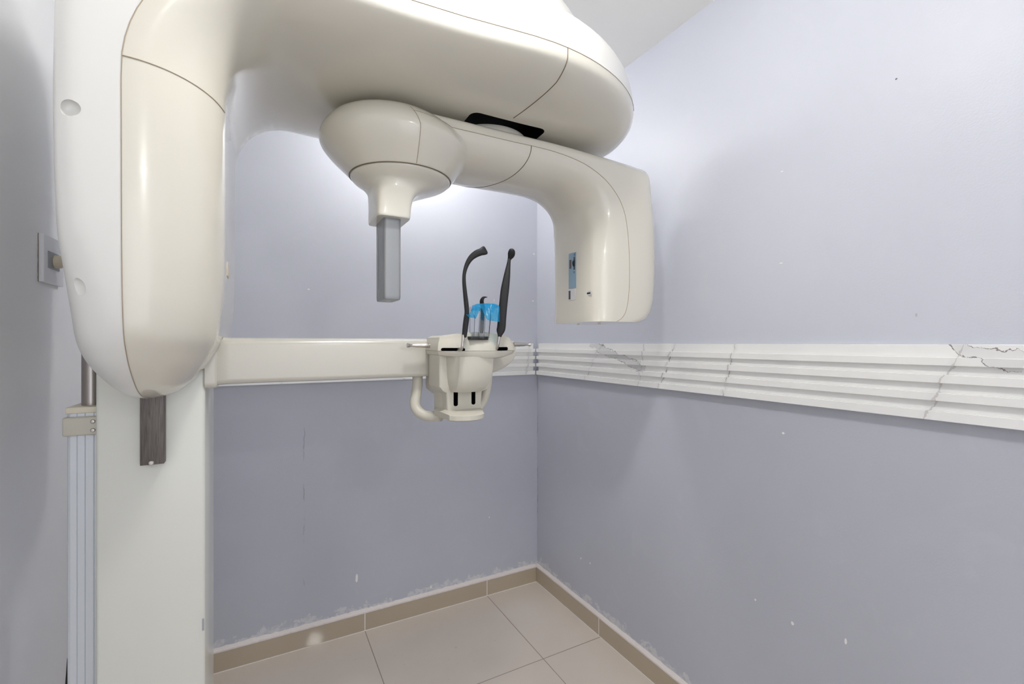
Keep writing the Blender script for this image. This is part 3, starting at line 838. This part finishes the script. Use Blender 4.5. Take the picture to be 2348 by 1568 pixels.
clear_shell('clear_sleeve', (a.x, b.x, BY-.003, BY+.0025, a.z), (c_.x, d_.x, BY-.004, BY-.0002, c_.z), PS, .0009)
blade('bite_piece', keysZ([(378, 1350, BY+.014, 12, .003, 0), (382, 1335, BY+.014, 26, .004, 0), (388, 1290, BY+.014, 31, .0045, 0), (393, 1180, BY+.014, 29, .0045, 0), (400, 1050, BY+.014, 26, .0045, 0), (398, 960, BY+.014, 26, .0045, 0), (390, 925, BY+.014, 27, .0045, 0), (394, 890, BY+.012, 24, .0045, 0), (412, 862, BY+.010, 17, .0045, 0), (440, 852, BY+.008, 9, .004, 0), (466, 855, BY+.007, 3, .002, 0)]), m_rubber, PS)
tube('bite_stem', [at(1102.5, 776, y=BY+.014), at(1102.5, 762, y=BY+.014)], .0014, m_slot, PS, 10)

# ---- blue barrier film draped over the cup: a thing of its own
ztop = at(1105, 697, y=BY).z
Xl, Xr = at(1101, 697, y=BY+.0).x, at(1144, 697, y=BY).x
xa, xb = at(1086, 697, y=BY-.006).x, at(1145, 697, y=BY-.006).x
def film_sheet():
    # path across the cup top, left flap hangs forward-left, right flap hangs straight down
    pxs = [(1068.5, 720.5, 1.112), (1075, 721, 1.112), (1081, 713, 1.116), (1086, 704, 1.123), (1091, 698.5, 1.128), (1101, 696, 1.133), (1113, 695.5, 1.133), (1128, 696, 1.133), (1137, 697.5, 1.122), (1143.5, 700, 1.119), (1145.5, 704, 1.118)]
    return pxs
bm = bmesh.new()
rows = []
top = cr([tuple(map(float, v)) for v in film_sheet()], 5)
nt_ = len(top)
botm = cr([(1074, 727, 1.110), (1080, 728, 1.110), (1086, 729, 1.116), (1091, 730, 1.117), (1097, 717, 1.120), (1103, 706, 1.124), (1111, 722, 1.120), (1118, 733, 1.118), (1128, 735.5, 1.118), (1138, 737, 1.116), (1146, 738, 1.116)], 5)
for j in range(10):
    f = j/9; row = []
    for i in range(nt_):
        a_, b_ = top[i], botm[i]
        px = a_[0]*(1-f)+b_[0]*f; py = a_[1]*(1-f**1.1)+b_[1]*f**1.1; y_ = a_[2]*(1-f)+b_[2]*f
        cr_ = .0024*math.sin(i*.62+j*.25)+.0014*math.sin(i*1.15-j*.7)
        row.append(bm.verts.new(at(px, py, y=y_+cr_*min(1, f*2.5))))
    rows.append(row)
# flat top over the cup and short back flap
back = []
for g_ in (1, 2, 3):
    row = []
    for i in range(nt_):
        k_ = min(1, max(0, (i-12)/10)); v = rows[0][i].co.copy(); v.y += .0005+.0125*g_*k_; v.z += .0008*math.sin(i*.7+g_)*k_+(-.016*k_ if g_ == 3 else 0)
        row.append(bm.verts.new(v))
    back.append(row)
allr = list(reversed(back))+rows
for r0, r1 in zip(allr, allr[1:]):
    for i in range(nt_-1): bm.faces.new((r0[i], r0[i+1], r1[i+1], r1[i]))
me = bpy.data.meshes.new('barrier_film'); bm.to_mesh(me); bm.free()
film = link('barrier_film', me, m_film, None, 70)
tag(film, 'crumpled translucent blue plastic film draped over the clear cup between the black head rests', 'plastic film')

for o in set(bpy.data.objects)-before_unit:
    if o.parent in (M, None): o.location.y += UY
at, X = _at, _X
# ------------------------------------------------------------------ lift post left of the column
LP = M
def post_outline(z):
    x0_, x1_, y0_, y1_ = -.349, -.292, 1.262, 1.37
    pts = [(x0_, y1_), (x0_, y0_+.006), (x0_+.002, y0_+.002), (x0_+.006, y0_)]
    for gx in (.0165, .029, .043):
        pts += [(x0_+gx-.0009, y0_), (x0_+gx, y0_+.0016), (x0_+gx+.0009, y0_)]
    pts += [(x1_, y0_), (x1_, y1_)]
    return [Vector((a, b, z)) for a, b in pts]
loft('ribbed_profile', [post_outline(0), post_outline(1.135)], m_bluewhite, LP, 20)
box('end_cap', -.3505, -.2915, 1.259, 1.372, 1.135, 1.148, m_yellow, LP, .002)
revolve('steel_tube', [(.016, 1.147), (.016, 1.92)], -.3195, 1.30, m_tube, LP, 40)
revolve('steel_tube', [(.009, 1.147), (.009, 1.92)], -.3045, 1.328, m_tube, LP, 30)
za, zb = at(180, 1000, y=1.25).z, at(180, 957, y=1.25).z
br_ = box('bracket', -.3535, -.2915, 1.252, 1.376, za, zb, m_matte, LP, .004)
for py in (966, 986):
    q = at(213, py, y=1.2522)
    revolve('screw', [(.0001, 1.2490), (.003, 1.2494), (.0042, 1.2510), (.0042, 1.2530), (.0001, 1.2530)], q.x, q.z, m_steel, br_, 18, 'y')

# black cable along the left wall at floor level
cb = [(-.36, 1.335, .60), (-.366, 1.33, .48), (-.374, 1.32, .38), (-.382, 1.30, .28), (-.388, 1.26, .18), (-.39, 1.2, .10), (-.385, 1.1, .045), (-.37, .98, .012), (-.36, .85, .0085)]
cable = tube('power_cable', [Vector(v) for v in cr(cb, 5)], .008, m_rubber, None, 14)
tag(cable, 'black power cable hanging at the lower left behind the ribbed lift post', 'cable')

# ------------------------------------------------------------------ wall outlet on the left wall
OY0, OZ0, OZ1 = 1.452, at(88, 645, x=ROOM_L).z, at(88, 534, x=ROOM_L).z
OU = empty('wall_outlet', (ROOM_L, 1.51, OZ0), 'white outlet box with a round plug on the left wall behind the machine', 'outlet')
m_plate = mat('outlet_white_plastic', (.70, .71, .74), .4)
box('back_box', ROOM_L, ROOM_L+.010, OY0, OY0+.12, OZ0, OZ1, m_plate, OU, .0015)
bm = bmesh.new(); lo_ = []
for k in range(25):
    z_ = OZ0+(OZ1-OZ0)*k/24; wv = .0012+.0022*random.random()*(1 if k < 14 else .4)
    lo_.append([(ROOM_L, OY0-wv, z_), (ROOM_L+.0006, OY0-wv, z_), (ROOM_L+.0006, OY0+.001, z_), (ROOM_L, OY0+.001, z_)])
loft_bm(bm, lo_); from_bm('filler_crack', bm, m_seam, OU, 0)
sk = box('socket_insert', ROOM_L+.0095, ROOM_L+.0115, OY0+.022, OY0+.09, OZ0+.035, OZ0+.075, m_grey, OU, .0005)
revolve('plug', [(.0001, ROOM_L+.011), (.016, ROOM_L+.011), (.015, ROOM_L+.022), (.012, ROOM_L+.026), (.0001, ROOM_L+.026)], OY0+.062, OZ0+.055, m_tan, OU, 28, 'x')
